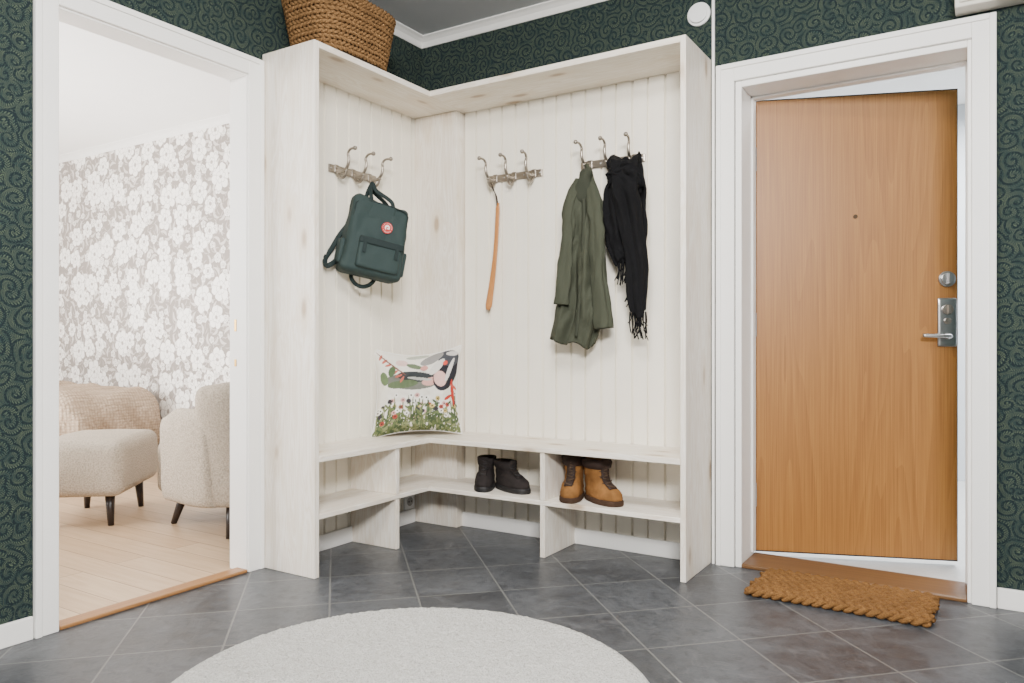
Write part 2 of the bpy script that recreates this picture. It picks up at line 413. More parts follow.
casing_y('trim_4',1.655,2.69,0.078,2.18,-0.018,0.0,'white painted casing around the entrance door')
boxes('trim_5',[((1.735,-0.004,0),(1.762,0.2,2.102)),((2.598,-0.004,0),(2.625,0.2,2.102)),((1.762,-0.004,2.075),(2.598,0.2,2.102)),
   ((1.762,0.15,0.03),(1.772,0.2,2.075)),((2.588,0.15,0.03),(2.598,0.2,2.075)),((1.762,0.15,2.065),(2.598,0.2,2.075))],WHITE,bevel=0.003,label='white door frame with rebate of the entrance door',cat='door frame',**S)
boxes('trim_6',[((1.762,-0.010,0),(2.598,0.215,0.018))],OAKT,bevel=0.005,label='varnished oak door threshold',cat='threshold',**S)
bm=B(); w=0.077
for (a,b,z0,z1) in ((-2.027,-1.95,0,2.185),(-1.175,-1.098,0,2.185),(-1.95,-1.175,2.108,2.185)): box(bm,(0,a,z0),(0.016,b,z1))
for (a,b,z0,z1) in ((-2.027,-2.005,0,2.185),(-1.12,-1.098,0,2.185),(-2.005,-1.12,2.163,2.185)): box(bm,(0.016,a,z0),(0.022,b,z1))
finish('trim_7',bm,WHITE,bevel=0.003,label='white painted casing around the living room doorway',cat='door trim',struct=True)
boxes('trim_8',[((-0.105,-1.96,0),(0.004,-1.944,2.113)),((-0.105,-1.179,0),(0.004,-1.165,2.113)),((-0.105,-1.944,2.10),(0.004,-1.179,2.113))],WHITE,bevel=0.002,label='white door frame lining of the living room doorway',cat='door frame',**S)
boxes('trim_9',[((-0.055,-1.944,0),(0.012,-1.179,0.014))],OAKTY,bevel=0.004,label='oak transition threshold between tile and oak floor',cat='threshold',**S)
boxes('trim_10',[((-0.072,-1.181,1.02),(-0.060,-1.1785,1.07)),((-0.072,-1.181,0.87),(-0.060,-1.1785,0.90))],BRASS,label='small metal strike plates on the door frame',cat='strike plate',**S)
boxes('trim_11',[((1.634,-0.012,0.0),(1.646,0.0,H-0.03))],WHITE,bevel=0.002,label='white cable conduit running up the wall',cat='conduit',**S)

# ------------------------------------------------------------ ENTRANCE DOOR
ang=20.6
D=root('door_1',(1.772,0.205,0.0),RZ(ang),'oak veneer entrance door standing ajar with steel lock fittings','door',struct=True)
Wd=0.832
bm=B(); box(bm,(0,0,0.03),(Wd,0.045,2.066)); finish('door_leaf',bm,OAKD,D,bevel=0.002)
bm=B()
for lo,hi in (((-0.006,0.004,0.024),(0.0,0.05,2.072)),((Wd,0.004,0.024),(Wd+0.004,0.05,2.072)),((0,0.004,2.066),(Wd,0.05,2.072)),((0,0.004,0.024),(Wd,0.05,0.03))): box(bm,lo,hi)
finish('gasket',bm,BLACK,D,label='black rubber edge gasket')
bm=B(); cyl(bm,(0.42,-0.002,1.53),0.009,0.008,'Y',20); finish('peephole',bm,DARKM,D,label='small dark peephole')
bm=B(); cyl(bm,(0.79,-0.006,1.247),0.034,0.012,'Y',32); cyl(bm,(0.79,-0.018,1.247),0.026,0.014,'Y',32); box(bm,(0.785,-0.045,1.225),(0.795,-0.02,1.269))
finish('deadbolt_knob',bm,STEEL,D,bevel=0.002,smooth=False)
bm=B(); rbox(bm,(0.79,-0.005,1.06),(0.038,0.006,0.105),0.005,8); 
lp=finish('lock_plate',bm,STEEL,D,smooth=True)
bm=B(); cyl(bm,(0.79,-0.016,1.115),0.022,0.014,'Y',28); box(bm,(0.786,-0.036,1.098),(0.794,-0.02,1.132)); cyl(bm,(0.79,-0.014,1.065),0.014,0.012,'Y',24)
finish('cylinder_lock',bm,NICKEL,D,bevel=0.0015)
bm=B(); cyl(bm,(0.79,-0.018,1.0),0.014,0.025,'Y',24)
tube(bm,spline([(0.79,-0.025,1.0),(0.79,-0.05,1.0),(0.775,-0.056,1.0),(0.73,-0.056,1.001),(0.68,-0.054,1.003)],5),0.0085,12)
finish('lever_handle',bm,STEEL,D,smooth=True)
for z in (0.28,1.05,1.80):
    bm=B(); cyl(bm,(-0.006,-0.006,z),0.007,0.10,'Z',14); sphere(bm,(-0.006,-0.006,z+0.053),0.007,6); finish('hinge',bm,STEEL,D,smooth=False)

# ------------------------------------------------------------ COAT CABINET
TZ=2.218; T=0.027
K=root('coat_cabinet',(0.8,-0.17,0),None,'whitewashed pine corner coat cabinet with bench, shoe shelf and beadboard back','cabinet')
kw=dict(parent=K,world=True)
def kb(name,lo,hi,m,bevel=0.003): boxes(name,[(lo,hi)],m,bevel=bevel,**kw)
kb('side_panel',(0.002,-1.095,0.0),(0.32,-1.068,TZ),PZ)
kb('side_panel',(1.605,-0.335,0.0),(1.629,-0.002,TZ),PZ)
kb('top_board',(0.002,-1.068,TZ-T),(0.32,-0.002,TZ),PY)
kb('top_board',(0.32,-0.335,TZ-T),(1.605,-0.002,TZ),PX)
kb('bench_board',(0.017,-1.068,0.475),(0.32,-0.082,0.50),PY)
kb('bench_board',(0.3205,-0.335,0.475),(1.605,-0.017,0.50),PX)
kb('shoe_shelf',(0.017,-1.068,0.236),(0.312,-0.082,0.258),PY)
kb('shoe_shelf',(0.3125,-0.328,0.236),(1.605,-0.017,0.258),PX)
kb('divider',(0.018,-0.575,0.0),(0.31,-0.55,0.2355),PZ)
kb('divider',(0.018,-0.575,0.2585),(0.31,-0.55,0.4745),PZ)
kb('divider',(0.945,-0.328,0.0),(0.970,-0.018,0.2355),PZ)
kb('divider',(0.945,-0.328,0.2585),(0.970,-0.018,0.4745),PZ)
kb('corner_box',(0.002,-0.082,0.0),(0.30,-0.002,TZ-T-0.001),PZ)
def bead(name,a,b,nrm,z0,z1,w=0.16):
    bm=B(); a=Vector(a); b=Vector(b); n=Vector(nrm); L=(b-a).length; t=(b-a)/L; prof=[]
    s=0; D0=0.0155
    while s<L-1e-4:
        ww=min(w,L-s)
        for f,d in ((0,0.0003),(0.005,0.0003),(0.009,D0),(ww*0.5-0.007,D0),(ww*0.5-0.004,0.0015),(ww*0.5+0.002,0.0015),(ww*0.5+0.005,D0),(ww-0.005,D0)): prof.append((s+f,d))
        s+=w
    prof.append((L,D0))
    loft(bm,[[a+t*u+n*d+Vector((0,0,z)) for u,d in prof] for z in (z0,z1)],False)
    finish(name,bm,BEAD,**kw)
bead('beadboard',(0.30,-0.001,0),(1.604,-0.001,0),(0,-1,0),0.0,TZ-T)
bead('beadboard',(0.001,-1.067,0),(0.001,-0.082,0),(1,0,0),0.0,TZ-T)
bm=B(); box(bm,(1.585,-0.032,0.502),(1.604,-0.017,TZ-T-0.001)); finish('cover_strip',bm,PZ,bevel=0.002,**kw)

E=root('power_socket',(0.0172,-0.135,0.118),RZ(90),'white wall socket low inside the cabinet corner','socket')
bm=B(); rbox(bm,(0,-0.006,0),(0.042,0.006,0.042),0.005,8); finish('cover_plate',bm,PLAST,E,smooth=True)
bm=B(); cyl(bm,(0,-0.0125,0),0.024,0.002,'Y',28); finish('socket_insert',bm,GREYP,E)
bm=B(); cyl(bm,(-0.010,-0.0140,0),0.0045,0.002,'Y',12); cyl(bm,(0.010,-0.0140,0),0.0045,0.002,'Y',12); finish('socket_holes',bm,BLACK,E)

# ------------------------------------------------------------ HOOK RACKS
def hook_geo(bm,x,fan=0.0):
    raw=[(0,-0.008,0.000),(0.0,-0.03,-0.012),(0.002,-0.062,-0.012),(0.004,-0.086,0.012),(0.006,-0.092,0.042),(0.008,-0.088,0.064),(0.012,-0.106,0.082),(0.018,-0.138,0.082)]
    p=spline([(x+a*fan,b,c) for a,b,c in raw],6)
    tube(bm,p,[0.0090-0.0042*i/len(p) for i in range(len(p))],10); sphere(bm,tuple(p[-1]),0.0105,7)
    p=spline([(x,-0.008,-0.002),(x,-0.020,-0.030),(x,-0.044,-0.046),(x,-0.064,-0.036),(x,-0.073,-0.014)],5)
    tube(bm,p,[0.008-0.0026*i/len(p) for i in range(len(p))],10); sphere(bm,(x,-0.0735,-0.012),0.009,7)
def rack_part_objs(r):
    bm=B()
    rbox(bm,(0,-0.005,0),(0.165,0.005,0.019),0.0045,10)
    o=[finish('rail',bm,NICKEL,r,smooth=True)]
    for x,fn in ((-0.115,-0.6),(0,0.0),(0.115,0.6)):
        bm=B(); rbox(bm,(x,-0.0075,0),(0.014,0.005,0.022),0.0045,6); hook_geo(bm,x,fn); o.append(finish('hook',bm,NICKEL,r,smooth=True))
    for x in (-0.15,0.15,-0.06,0.06):
        bm=B(); sphere(bm,(x,-0.0105,0),0.005,6,(1,0.5,1)); o.append(finish('screw',bm,STEEL,r,smooth=True))
    return o
r1=root('coat_rack',(0.0168,-0.560,1.80),RZ(90),'brushed pewter coat rack with three double hooks holding a backpack','coat rack','coat racks in the cabinet')
parts=rack_part_objs(r1)
for loc,lab in (((0.620,-0.0168,1.818),'brushed pewter coat rack with three hooks holding a shoehorn'),((1.163,-0.0168,1.823),'brushed pewter coat rack with three hooks holding jacket and scarf')):
    e=root('coat_rack',loc,None,lab,'coat rack','coat racks in the cabinet')
    for p in parts:
        q=p.copy(); q.parent=e; COL.objects.link(q)

# ------------------------------------------------------------ SHOEHORN
SH=root('shoehorn',(0.505,-0.062,1.14),RY(2.0),'long beechwood shoehorn hanging from a leather loop','shoehorn')
bm=B(); rings=[]
for i in range(40):
    t=i/39; z=t*0.545
    w=0.021-0.008*min(1,t/0.5) if t<0.5 else 0.013-0.001*(t-0.5)
    if t<0.04: w*=0.55+0.45*(t/0.04)
    if t>0.97: w*=0.75
    yc=-0.012*math.sin(pi*t)+0.012*(1-t)**2; xc=-0.028+0.05*t+0.022*math.sin(pi*t)
    sc=0.008*max(0,1-t/0.35)
    ring=[]
    for k in range(20):
        a=2*pi*k/20; x=w*math.cos(a); y=0.0045*math.sin(a)-sc*(1-(x/w)**2)
        ring.append(Vector((xc+x,yc+y,z)))
    rings.append(ring)
loft(bm,rings,True,True,True); finish('wooden_blade',bm,HORN,SH,smooth=True)
bm=B()
tube(bm,spline([(0.020,-0.006,0.53),(0.012,-0.006,0.58),(-0.02,-0.002,0.643),(-0.026,0.004,0.645),(-0.028,0.008,0.638),(0.008,0.006,0.58),(0.020,0.004,0.53)],5),0.0028,8)
finish('leather_loop',bm,BRN,SH,smooth=True,label='dark leather hanging loop')

# ------------------------------------------------------------ BACKPACK
BP=root('backpack',(0.159,-0.560,1.465),RZ(60)@RY(11),'dark teal canvas backpack with round red emblem hanging from a hook','backpack')
hx,hy,hz=0.148,0.055,0.185
def bpf(p):
    k=1+0.07*math.cos(p.z/hz*pi/2)
    s=1-0.08*max(0,p.z/hz)+0.02*max(0,-p.z/hz)
    wr=0.009*mnoise.noise(Vector((p.x*12,p.y*12,p.z*10)))+0.006*mnoise.noise(Vector((p.x*30,p.y*30,p.z*22)))
    sag=-0.014*math.sin((p.x/hx+0.4)*2.0)*(1 if p.z>0.05 else 0.2)
    return (p.x*s+wr,p.y*k*(1.18-0.25*p.z/hz)+wr,p.z+sag*max(0,p.z/hz))
bm=B(); rbox(bm,(0,0,0),(hx,hy,hz),0.030,32,bpf); finish('main_compartment',bm,TEAL,BP,smooth=True)
bm=B(); rbox(bm,(0.014,-0.070,-0.082),(0.106,0.020,0.074),0.014,18,lambda p:(p.x+0.003*mnoise.noise(p*20),p.y*(1.05-0.2*p.z/0.07)+0.005*mnoise.noise(p*25),p.z)); finish('front_pocket',bm,TEAL,BP,smooth=True)
bm=B(); rbox(bm,(0.014,-0.0915,-0.024),(0.108,0.004,0.016),0.0035,10); finish('pocket_flap',bm,TEALD,BP,smooth=True)
for sx in (-1,1):
    bm=B(); rbox(bm,(sx*0.154,0.0,-0.09),(0.012,0.036,0.06),0.010,10); finish('side_pocket',bm,TEAL,BP,smooth=True)
bm=B(); zp=[]
for i in range(41):
    t=i/40
    if t<0.3: x=-0.138; z=-0.02+t/0.3*0.16
    elif t<0.7: x=-0.138+ (t-0.3)/0.4*0.27; z=0.14+0.028*math.sin((t-0.3)/0.4*pi)**0.3
    else: x=0.132; z=0.14-(t-0.7)/0.3*0.16
    zp.append((x*0.97,-0.052-0.004*math.sin(pi*t),z))
tube(bm,zp,0.0035,8); finish('zip_piping',bm,TEALD,BP,smooth=True)
bm=B(); rbox(bm,(0.0,-0.051,0.130),(0.062,0.006,0.042),0.0055,10); finish('top_flap',bm,TEAL,BP,smooth=True)
for yy in (-0.045,0.03):
    bm=B()
    pts=spline([(-0.055,yy-0.006,0.15),(-0.068,yy-0.002,0.195),(-0.068,yy*0.5,0.23),(-0.058,0.0,0.266),(-0.040,yy*0.5,0.23),(0.035,yy-0.002,0.192),(0.05,yy-0.006,0.15)],6)
    tube(bm,pts,0.010,8,0.25,up=(0,1,0)); finish('handle',bm,TEALD,BP,smooth=True)
bm=B(); tube(bm,spline([(-0.12,0.052,0.06),(-0.155,0.05,-0.01),(-0.180,0.045,-0.08),(-0.205,0.03,-0.14),(-0.20,0.0,-0.175),(-0.178,-0.005,-0.16),(-0.15,0.03,-0.13)],7),0.012,8,0.16,up=(0,1,0)); finish('shoulder_strap',bm,TEALD,BP,smooth=True)
bm=B(); tube(bm,spline([(0.06,0.045,-0.15),(0.04,0.04,-0.20),(0.0,0.03,-0.228),(-0.04,0.03,-0.224),(-0.065,0.04,-0.195),(-0.07,0.045,-0.15)],7),0.010,8,0.18,up=(0,1,0)); finish('shoulder_strap',bm,TEALD,BP,smooth=True)
for sx in (-0.065,0.092):
    bm=B(); box(bm,(sx-0.008,-0.0985,-0.085),(sx+0.008,-0.0945,-0.02)); sphere(bm,(sx,-0.098,-0.07),0.005,6,(1,0.4,1)); finish('snap_tab',bm,TEALD,BP)
ex,ey,ez=0.03,-0.0725,0.058
bm=B(); cyl(bm,(ex,ey,ez),0.027,0.008,'Y',48); em=finish('emblem',bm,RED,BP,label='round red and white emblem with lettering')
def letters(name,txts,parent):
    bm=B()
    for word,rad,cen,step,flip in txts:
        n=len(word)
        for i,ch in enumerate(word):
            cu=bpy.data.curves.new('t','FONT'); cu.body=ch; cu.size=0.0075; cu.align_x='CENTER'; cu.align_y='CENTER'; cu.extrude=0.0003
            to=bpy.data.objects.new('t',cu)
            try:
                me=bpy.data.meshes.new_from_object(to)
            except Exception: 
                bpy.data.objects.remove(to); continue
            a=math.radians(cen+(i-(n-1)/2)*step)
            pos=Vector((ex+rad*math.sin(a),ey-0.0044,ez+rad*math.cos(a)))
            rot=Matrix.Rotation(a+(pi if flip else 0),4,'Y')@Matrix.Rotation(pi/2,4,'X')
            me.transform(Matrix.Translation(pos)@rot); bm.from_mesh(me)
            bpy.data.meshes.remove(me); bpy.data.objects.remove(to)
    return finish(name,bm,LOGOW,parent)
letters('emblem_lettering',[('FJÄLLRÄVEN',0.0217,0,21,False),('KÅNKEN',0.0217,180,-20,True)],BP)
bm=B()
pts=[(ex+0.0095*math.cos(a),ey-0.0045,ez+0.0095*math.sin(a)) for a in [math.radians(-40+ i*10) for i in range(29)]]
tube(bm,pts,[0.002+0.0026*math.sin(pi*i/28) for i in range(29)],8,0.3,up=(0,1,0)); sphere(bm,(ex+0.003,ey-0.0045,ez-0.003),0.004,6,(1.2,0.3,0.8)); finish('emblem_animal',bm,LOGOW,BP)

# ------------------------------------------------------------ JACKET
CY=-0.020
def lerp_table(T_,z):
    T_=sorted(T_)
    if z<=T_[0][0]: return T_[0][1:]
    if z>=T_[-1][0]: return T_[-1][1:]
    for a,b in zip(T_[:-1],T_[1:]):
        if a[0]<=z<=b[0]:
            f=(z-a[0])/(b[0]-a[0])
            return [a[i]+(b[i]-a[i])*f for i in range(1,len(a))]
def drape(bm,tab,z0,z1,nz=60,n=120,fold=0.10,hem=0.0,seed=0,wr=0.006):
    rings=[]
    for i in range(nz+1):
        t=i/nz; z=z1+(z0-z1)*t
        x0,x1,yc,hd=lerp_table(tab,z)
        ring=[]
        for k in range(n):
            a=2*pi*k/n
            dr=mnoise.noise(Vector((seed,z*1.6,1.7)))*1.5
            am=0.85+0.6*mnoise.noise(Vector((math.cos(a)*1.3,math.sin(a)*1.3+seed,z*2)))
            s5=math.sin(5*a+seed+dr); s9=math.sin(9*a-dr*1.4+seed)
            crisp=math.copysign(abs(s5)**0.7,s5)*0.9+0.55*s9+0.3*math.sin(15*a+dr*2)
            f=1+fold*am*crisp*min(1,0.35+t*1.2)
            x=(x0+x1)/2+(x1-x0)/2*math.cos(a)*(1+0.18*(f-1))
            y=yc+hd*math.sin(a)*f
            zz=z+hem*max(0,t-0.8)*5*math.cos(a+0.3)+0.014*max(0,t-0.85)*6*math.sin(5*a+seed)
            p=Vector((x,y,zz)); d=mnoise.noise(Vector((x*9+seed,y*10,z*5+x*6)))*wr
            d2=mnoise.noise(Vector((x*28+seed,y*20,z*16-x*20)))*wr*0.6
            ring.append(p+Vector((0.3*d2,-1*(d+d2),0)))
        rings.append(ring)
    inner=[[p+(Vector((sum(q.x for q in rings[-1])/n,sum(q.y for q in rings[-1])/n,p.z))-p).normalized()*0.012+Vector((0,0,0.02)) for p in rings[-1]]]
    loft(bm,rings+inner,True,True,False)
J=root('jacket',(1.05,-0.09,0.965),None,'olive green cotton parka hanging gathered from a coat rack hook','jacket')
bm=B()
tab=[(1.815,1.045,1.062,-0.075,0.010),(1.79,1.032,1.080,-0.08,0.018),(1.74,1.018,1.098,-0.088,0.028),(1.68,0.998,1.125,-0.093,0.038),(1.62,0.974,1.148,-0.095,0.046),(1.54,0.964,1.153,-0.096,0.05),(1.46,0.974,1.148,-0.096,0.05),(1.38,0.956,1.156,-0.098,0.052),(1.22,0.926,1.162,-0.1,0.055),(1.08,0.902,1.150,-0.103,0.058),(0.97,0.882,1.095,-0.105,0.058)]
drape(bm,tab,0.975,1.815,110,180,0.33,-0.024,1.0,0.027)
finish('jacket_body',bm,OLIVE,J,smooth=True,world=True,clampy=CY)
def sleeve(name,pts,rad,seed,mat,par,flat=0.6):
    bm=B(); P=spline(pts,16); n=40; rings=[]
    for i,p in enumerate(P):
        t=i/(len(P)-1); r=rad[0]+(rad[1]-rad[0])*t
        r*=min(1.0,0.45+t*4)
        tt=(P[min(i+1,len(P)-1)]-P[max(i-1,0)]).normalized(); s=tt.cross(Vector((0,1,0))).normalized(); w=s.cross(tt).normalized()
        ring=[]
        for k in range(n):
            a=2*pi*k/n
            f=1+0.32*mnoise.noise(Vector((math.cos(a)*1.2+seed,math.sin(a)*1.2,t*5)))+0.10*math.sin(3*a+seed+t*4)+0.15*mnoise.noise(Vector((math.cos(a)*2+seed,math.sin(a)*2,t*14+math.cos(a)*2)))
            ring.append(p+s*math.cos(a)*r*f+w*math.sin(a)*r*flat*f)
        rings.append(ring)
    c=[[p+(P[-1]-p)*0.3+Vector((0,0,0.03)) for p in rings[-1]]]
    loft(bm,rings+c,True,True,False); return finish(name,bm,mat,par,smooth=True,world=True)
sleeve('sleeve',[(1.088,-0.115,1.72),(1.126,-0.14,1.61),(1.146,-0.152,1.46),(1.156,-0.152,1.25),(1.174,-0.145,1.035)],(0.030,0.042),2.0,OLIVE,J)
sleeve('sleeve',[(1.035,-0.122,1.74),(1.000,-0.147,1.62),(1.000,-0.165,1.48),(0.980,-0.168,1.30),(0.966,-0.165,1.15)],(0.027,0.037),5.0,OLIVE,J)
bm=B()
rbox(bm,(1.065,-0.11,1.70),(0.042,0.03,0.085),0.028,18,lambda p:(p.x*(1.05-0.4*p.z/0.085)+0.014*mnoise.noise(p*20),p.y+0.020*mnoise.noise(p*18),p.z)); finish('hood',bm,OLIVED,J,smooth=True,world=True)
bm=B(); tube(bm,spline([(1.075,-0.148,1.64),(1.080,-0.158,1.5),(1.072,-0.166,1.3),(1.06,-0.174,1.1),(1.05,-0.176,1.0)],8),0.009,8,0.4,up=(0,-1,0)); finish('front_placket',bm,OLIVED,J,smooth=True,world=True)
bm=B(); tube(bm,spline([(1.048,-0.04,1.785),(1.046,-0.06,1.805),(1.044,-0.072,1.795),(1.047,-0.08,1.78)],5),0.004,8); finish('hanger_loop',bm,OLIVED,J,smooth=True,world=True)

# ------------------------------------------------------------ SCARF
SF=root('scarf',(1.28,-0.09,0.98),None,'black wool scarf with fringed ends draped over a hook','scarf')
def strip(name,pts,ws,seed,fr=True,amp=1.0):
    bm=B(); P=spline(pts,12); rings=[]; n=56
    def W(t):
        q=t*(len(ws)-1); i=min(int(q),len(ws)-2); return ws[i]+(ws[i+1]-ws[i])*(q-i)
    for i,p in enumerate(P):
        t=i/(len(P)-1); r=W(t); ring=[]
        jx=0.010*mnoise.noise(Vector((seed,t*7,0.3)))
        for k in range(n):
            a=2*pi*k/n
            f=1+amp*(0.22*math.sin(4*a+seed+t*5)+0.16*math.sin(7*a-t*8+seed)+0.42*mnoise.noise(Vector((math.cos(a)*1.6+seed,math.sin(a)*1.6,t*9)))+0.2*mnoise.noise(Vector((math.cos(a)*4+seed,math.sin(a)*4,t*22))))
            ring.append(p+Vector((jx+math.cos(a)*r*(0.70+0.30*f),math.sin(a)*r*0.5*f,0.02*math.sin(2*a+seed)+0.012*mnoise.noise(Vector((a,t*10,seed))))))
        rings.append(ring)
    loft(bm,rings,True,True,True); finish(name,bm,BLKW,SF,smooth=True,world=True,clampy=CY)
    if fr:
        bm=B(); e=P[-1]; r=ws[-1]
        for k in range(22):
            x=e.x-r+2*r*k/21; y=e.y+random.uniform(-0.02,0.02); L=random.uniform(0.04,0.12)
            tube(bm,spline([(x,y,e.z+0.01),(x+random.uniform(-.008,.008),y,e.z-L*0.5),(x+random.uniform(-.022,.022),y,e.z-L)],4),random.uniform(0.002,0.0034),5)
        finish('fringe',bm,BLKW,SF,smooth=True,world=True)
strip('scarf_length',[(1.275,-0.055,1.72),(1.275,-0.065,1.79),(1.262,-0.095,1.815),(1.258,-0.13,1.77),(1.272,-0.135,1.66),(1.300,-0.125,1.5),(1.328,-0.12,1.3),(1.335,-0.12,1.10)],[0.03,0.05,0.062,0.076,0.068,0.054,0.048,0.036],1.0,True,1.25)
strip('scarf_length',[(1.258,-0.080,1.80),(1.230,-0.095,1.71),(1.210,-0.105,1.58),(1.226,-0.105,1.44),(1.252,-0.10,1.34)],[0.045,0.062,0.05,0.045,0.03],4.0,True,1.25)
strip('scarf_length',[(1.285,-0.07,1.78),(1.305,-0.075,1.62),(1.31,-0.08,1.4),(1.300,-0.085,1.24)],[0.04,0.045,0.045,0.03],7.0,True,1.25)
strip('scarf_knot',[(1.210,-0.12,1.70),(1.250,-0.152,1.750),(1.30,-0.145,1.73),(1.325,-0.12,1.66)],[0.028,0.05,0.05,0.03],9.0,False,1.6)

# ------------------------------------------------------------ BOOTS
def boot(name,loc,rz,hgt,m_up,m_cuff,m_sole,label,group,cuffh=0.04,scale=0.9,wide=1.0,cg=0.007,sh=0.0):
    r=root(name,loc,RZ(rz),label,'shoe',group)
    hgt=hgt/scale
    tabl=[(0.022,0.0,0.272,0.044),(0.04,-0.003,0.277,0.047),(0.06,-0.004,0.270,0.046),(0.075,-0.003,0.250,0.043),(0.088,-0.001,0.216+sh,0.040),(0.10,0.001,0.182+sh,0.038),(0.115,0.003,0.158+sh,0.037),(0.135,0.002,0.146+sh,0.039),(0.16,0.0,0.143+sh,0.042),(hgt,-0.003,0.148+sh,0.045)]
    tabl=[t for t in tabl if t[0]<hgt-0.004 or t[0]==hgt]
    SM=Matrix.Diagonal((scale,scale*wide,scale,1))
    def fin(nm,bm,m,**k): bm.transform(SM); return finish(nm,bm,m,r,**k)
    n=44
    def ring(z,grow=0.0,zz=None):
        xb,xf,hw=lerp_table(tabl,z); xb-=grow; xf+=grow; hw+=grow
        out=[]
        for k in range(n):
            a=2*pi*k/n; c=math.cos(a); s=math.sin(a)
            c2=math.copysign(abs(c)**0.82,c); s2=math.copysign(abs(s)**0.82,s)
            foot=max(0,min(1,(0.11-z)/0.05))
            wv=1+foot*(0.10*c-0.14*max(0,-c)**2+0.0)
            out.append(Vector(((xb+xf)/2+(xf-xb)/2*c2,hw*s2*wv+foot*0.008*max(0,c),z if zz is None else zz)))
        return out
    bm=B(); N=22; zs=[0.022+(hgt-0.022)*i/N for i in range(N+1)]
    rings=[ring(z) for z in zs]
    for i,rg in enumerate(rings):
        for p in rg: p+=Vector((0.5,1,0))*0.005*mnoise.noise(Vector((p.x*30,p.y*30,p.z*40)))
    inn=[ring(hgt,-0.007,hgt+0.002),ring(hgt,-0.010,hgt-0.02),ring(0.12,-0.012,0.09)]
    loft(bm,rings+inn,True,True,True); fin('upper',bm,m_up,smooth=True)
    bm=B(); rr=[]
    for zf,g in ((0.0,0.003),(0.005,0.006),(0.022,0.006),(0.028,0.003)):
        rg=ring(0.03,g,zf)
        if zf<0.01:
            for p in rg:
                if 0.085<p.x<0.135: p.z+=0.010
        rr.append(rg)
    loft(bm,rr,True,True,True); fin('sole',bm,m_sole)
    bm=B(); z0=hgt-cuffh
    loft(bm,[ring(z0,0.0005,z0-0.002),ring(z0+0.006,cg*0.8),ring((z0+hgt)/2,cg),ring(hgt-0.010,cg),ring(hgt,cg*0.5,hgt+0.004),ring(hgt,-0.005,hgt+0.003)],True)
    fin('cuff',bm,m_cuff,smooth=True,label='padded ankle collar')
    bm=B(); pts=[]
    for z in [0.085+i*(hgt+0.012-0.085)/10 for i in range(11)]:
        xb,xf,hw=lerp_table(tabl,min(z,hgt)); pts.append((xf+0.003,0,z))
    tube(bm,pts,0.020,10,0.3,up=(1,0,0.4)); fin('tongue',bm,m_cuff,smooth=True)
    bm=B()
    k=0
    z=0.088
    while z<hgt-0.012:
        xb,xf,hw=lerp_table(tabl,z); s=1 if k%2 else -1
        tube(bm,spline([(xf-0.014,-0.022*s,z),(xf+0.010,0,z+0.007),(xf-0.012,0.022*s,z+0.014)],4),0.0034,6)
        z+=0.015; k+=1
    fin('laces',bm,LACE if m_up==TAN else BLKS,smooth=True)
    return r
zs=0.2585
boot('ankle_boot',(0.520,-0.105,zs),-66,0.142,BLKL,BLKL,BLKS,'black suede ankle boot standing on the shoe shelf','black ankle boots on the shoe shelf',0.04,0.86,1.1)
boot('ankle_boot',(0.608,-0.155,zs),-24,0.136,BLKL,BLKL,BLKS,'black suede ankle boot turned sideways on the shoe shelf','black ankle boots on the shoe shelf',0.04,0.86,1.1)
boot('work_boot',(1.022,-0.100,zs),-76,0.198,TAN,BRN,SOLE,'tan nubuck work boot with dark collar standing on the shoe shelf','tan work boots on the shoe shelf',0.055,0.85,1.18,0.012,0.014)
boot('work_boot',(1.100,-0.150,zs),-32,0.188,TAN,BRN,SOLE,'tan nubuck work boot with dark collar turned sideways','tan work boots on the shoe shelf',0.045,0.87,1.2,0.012,0.016)

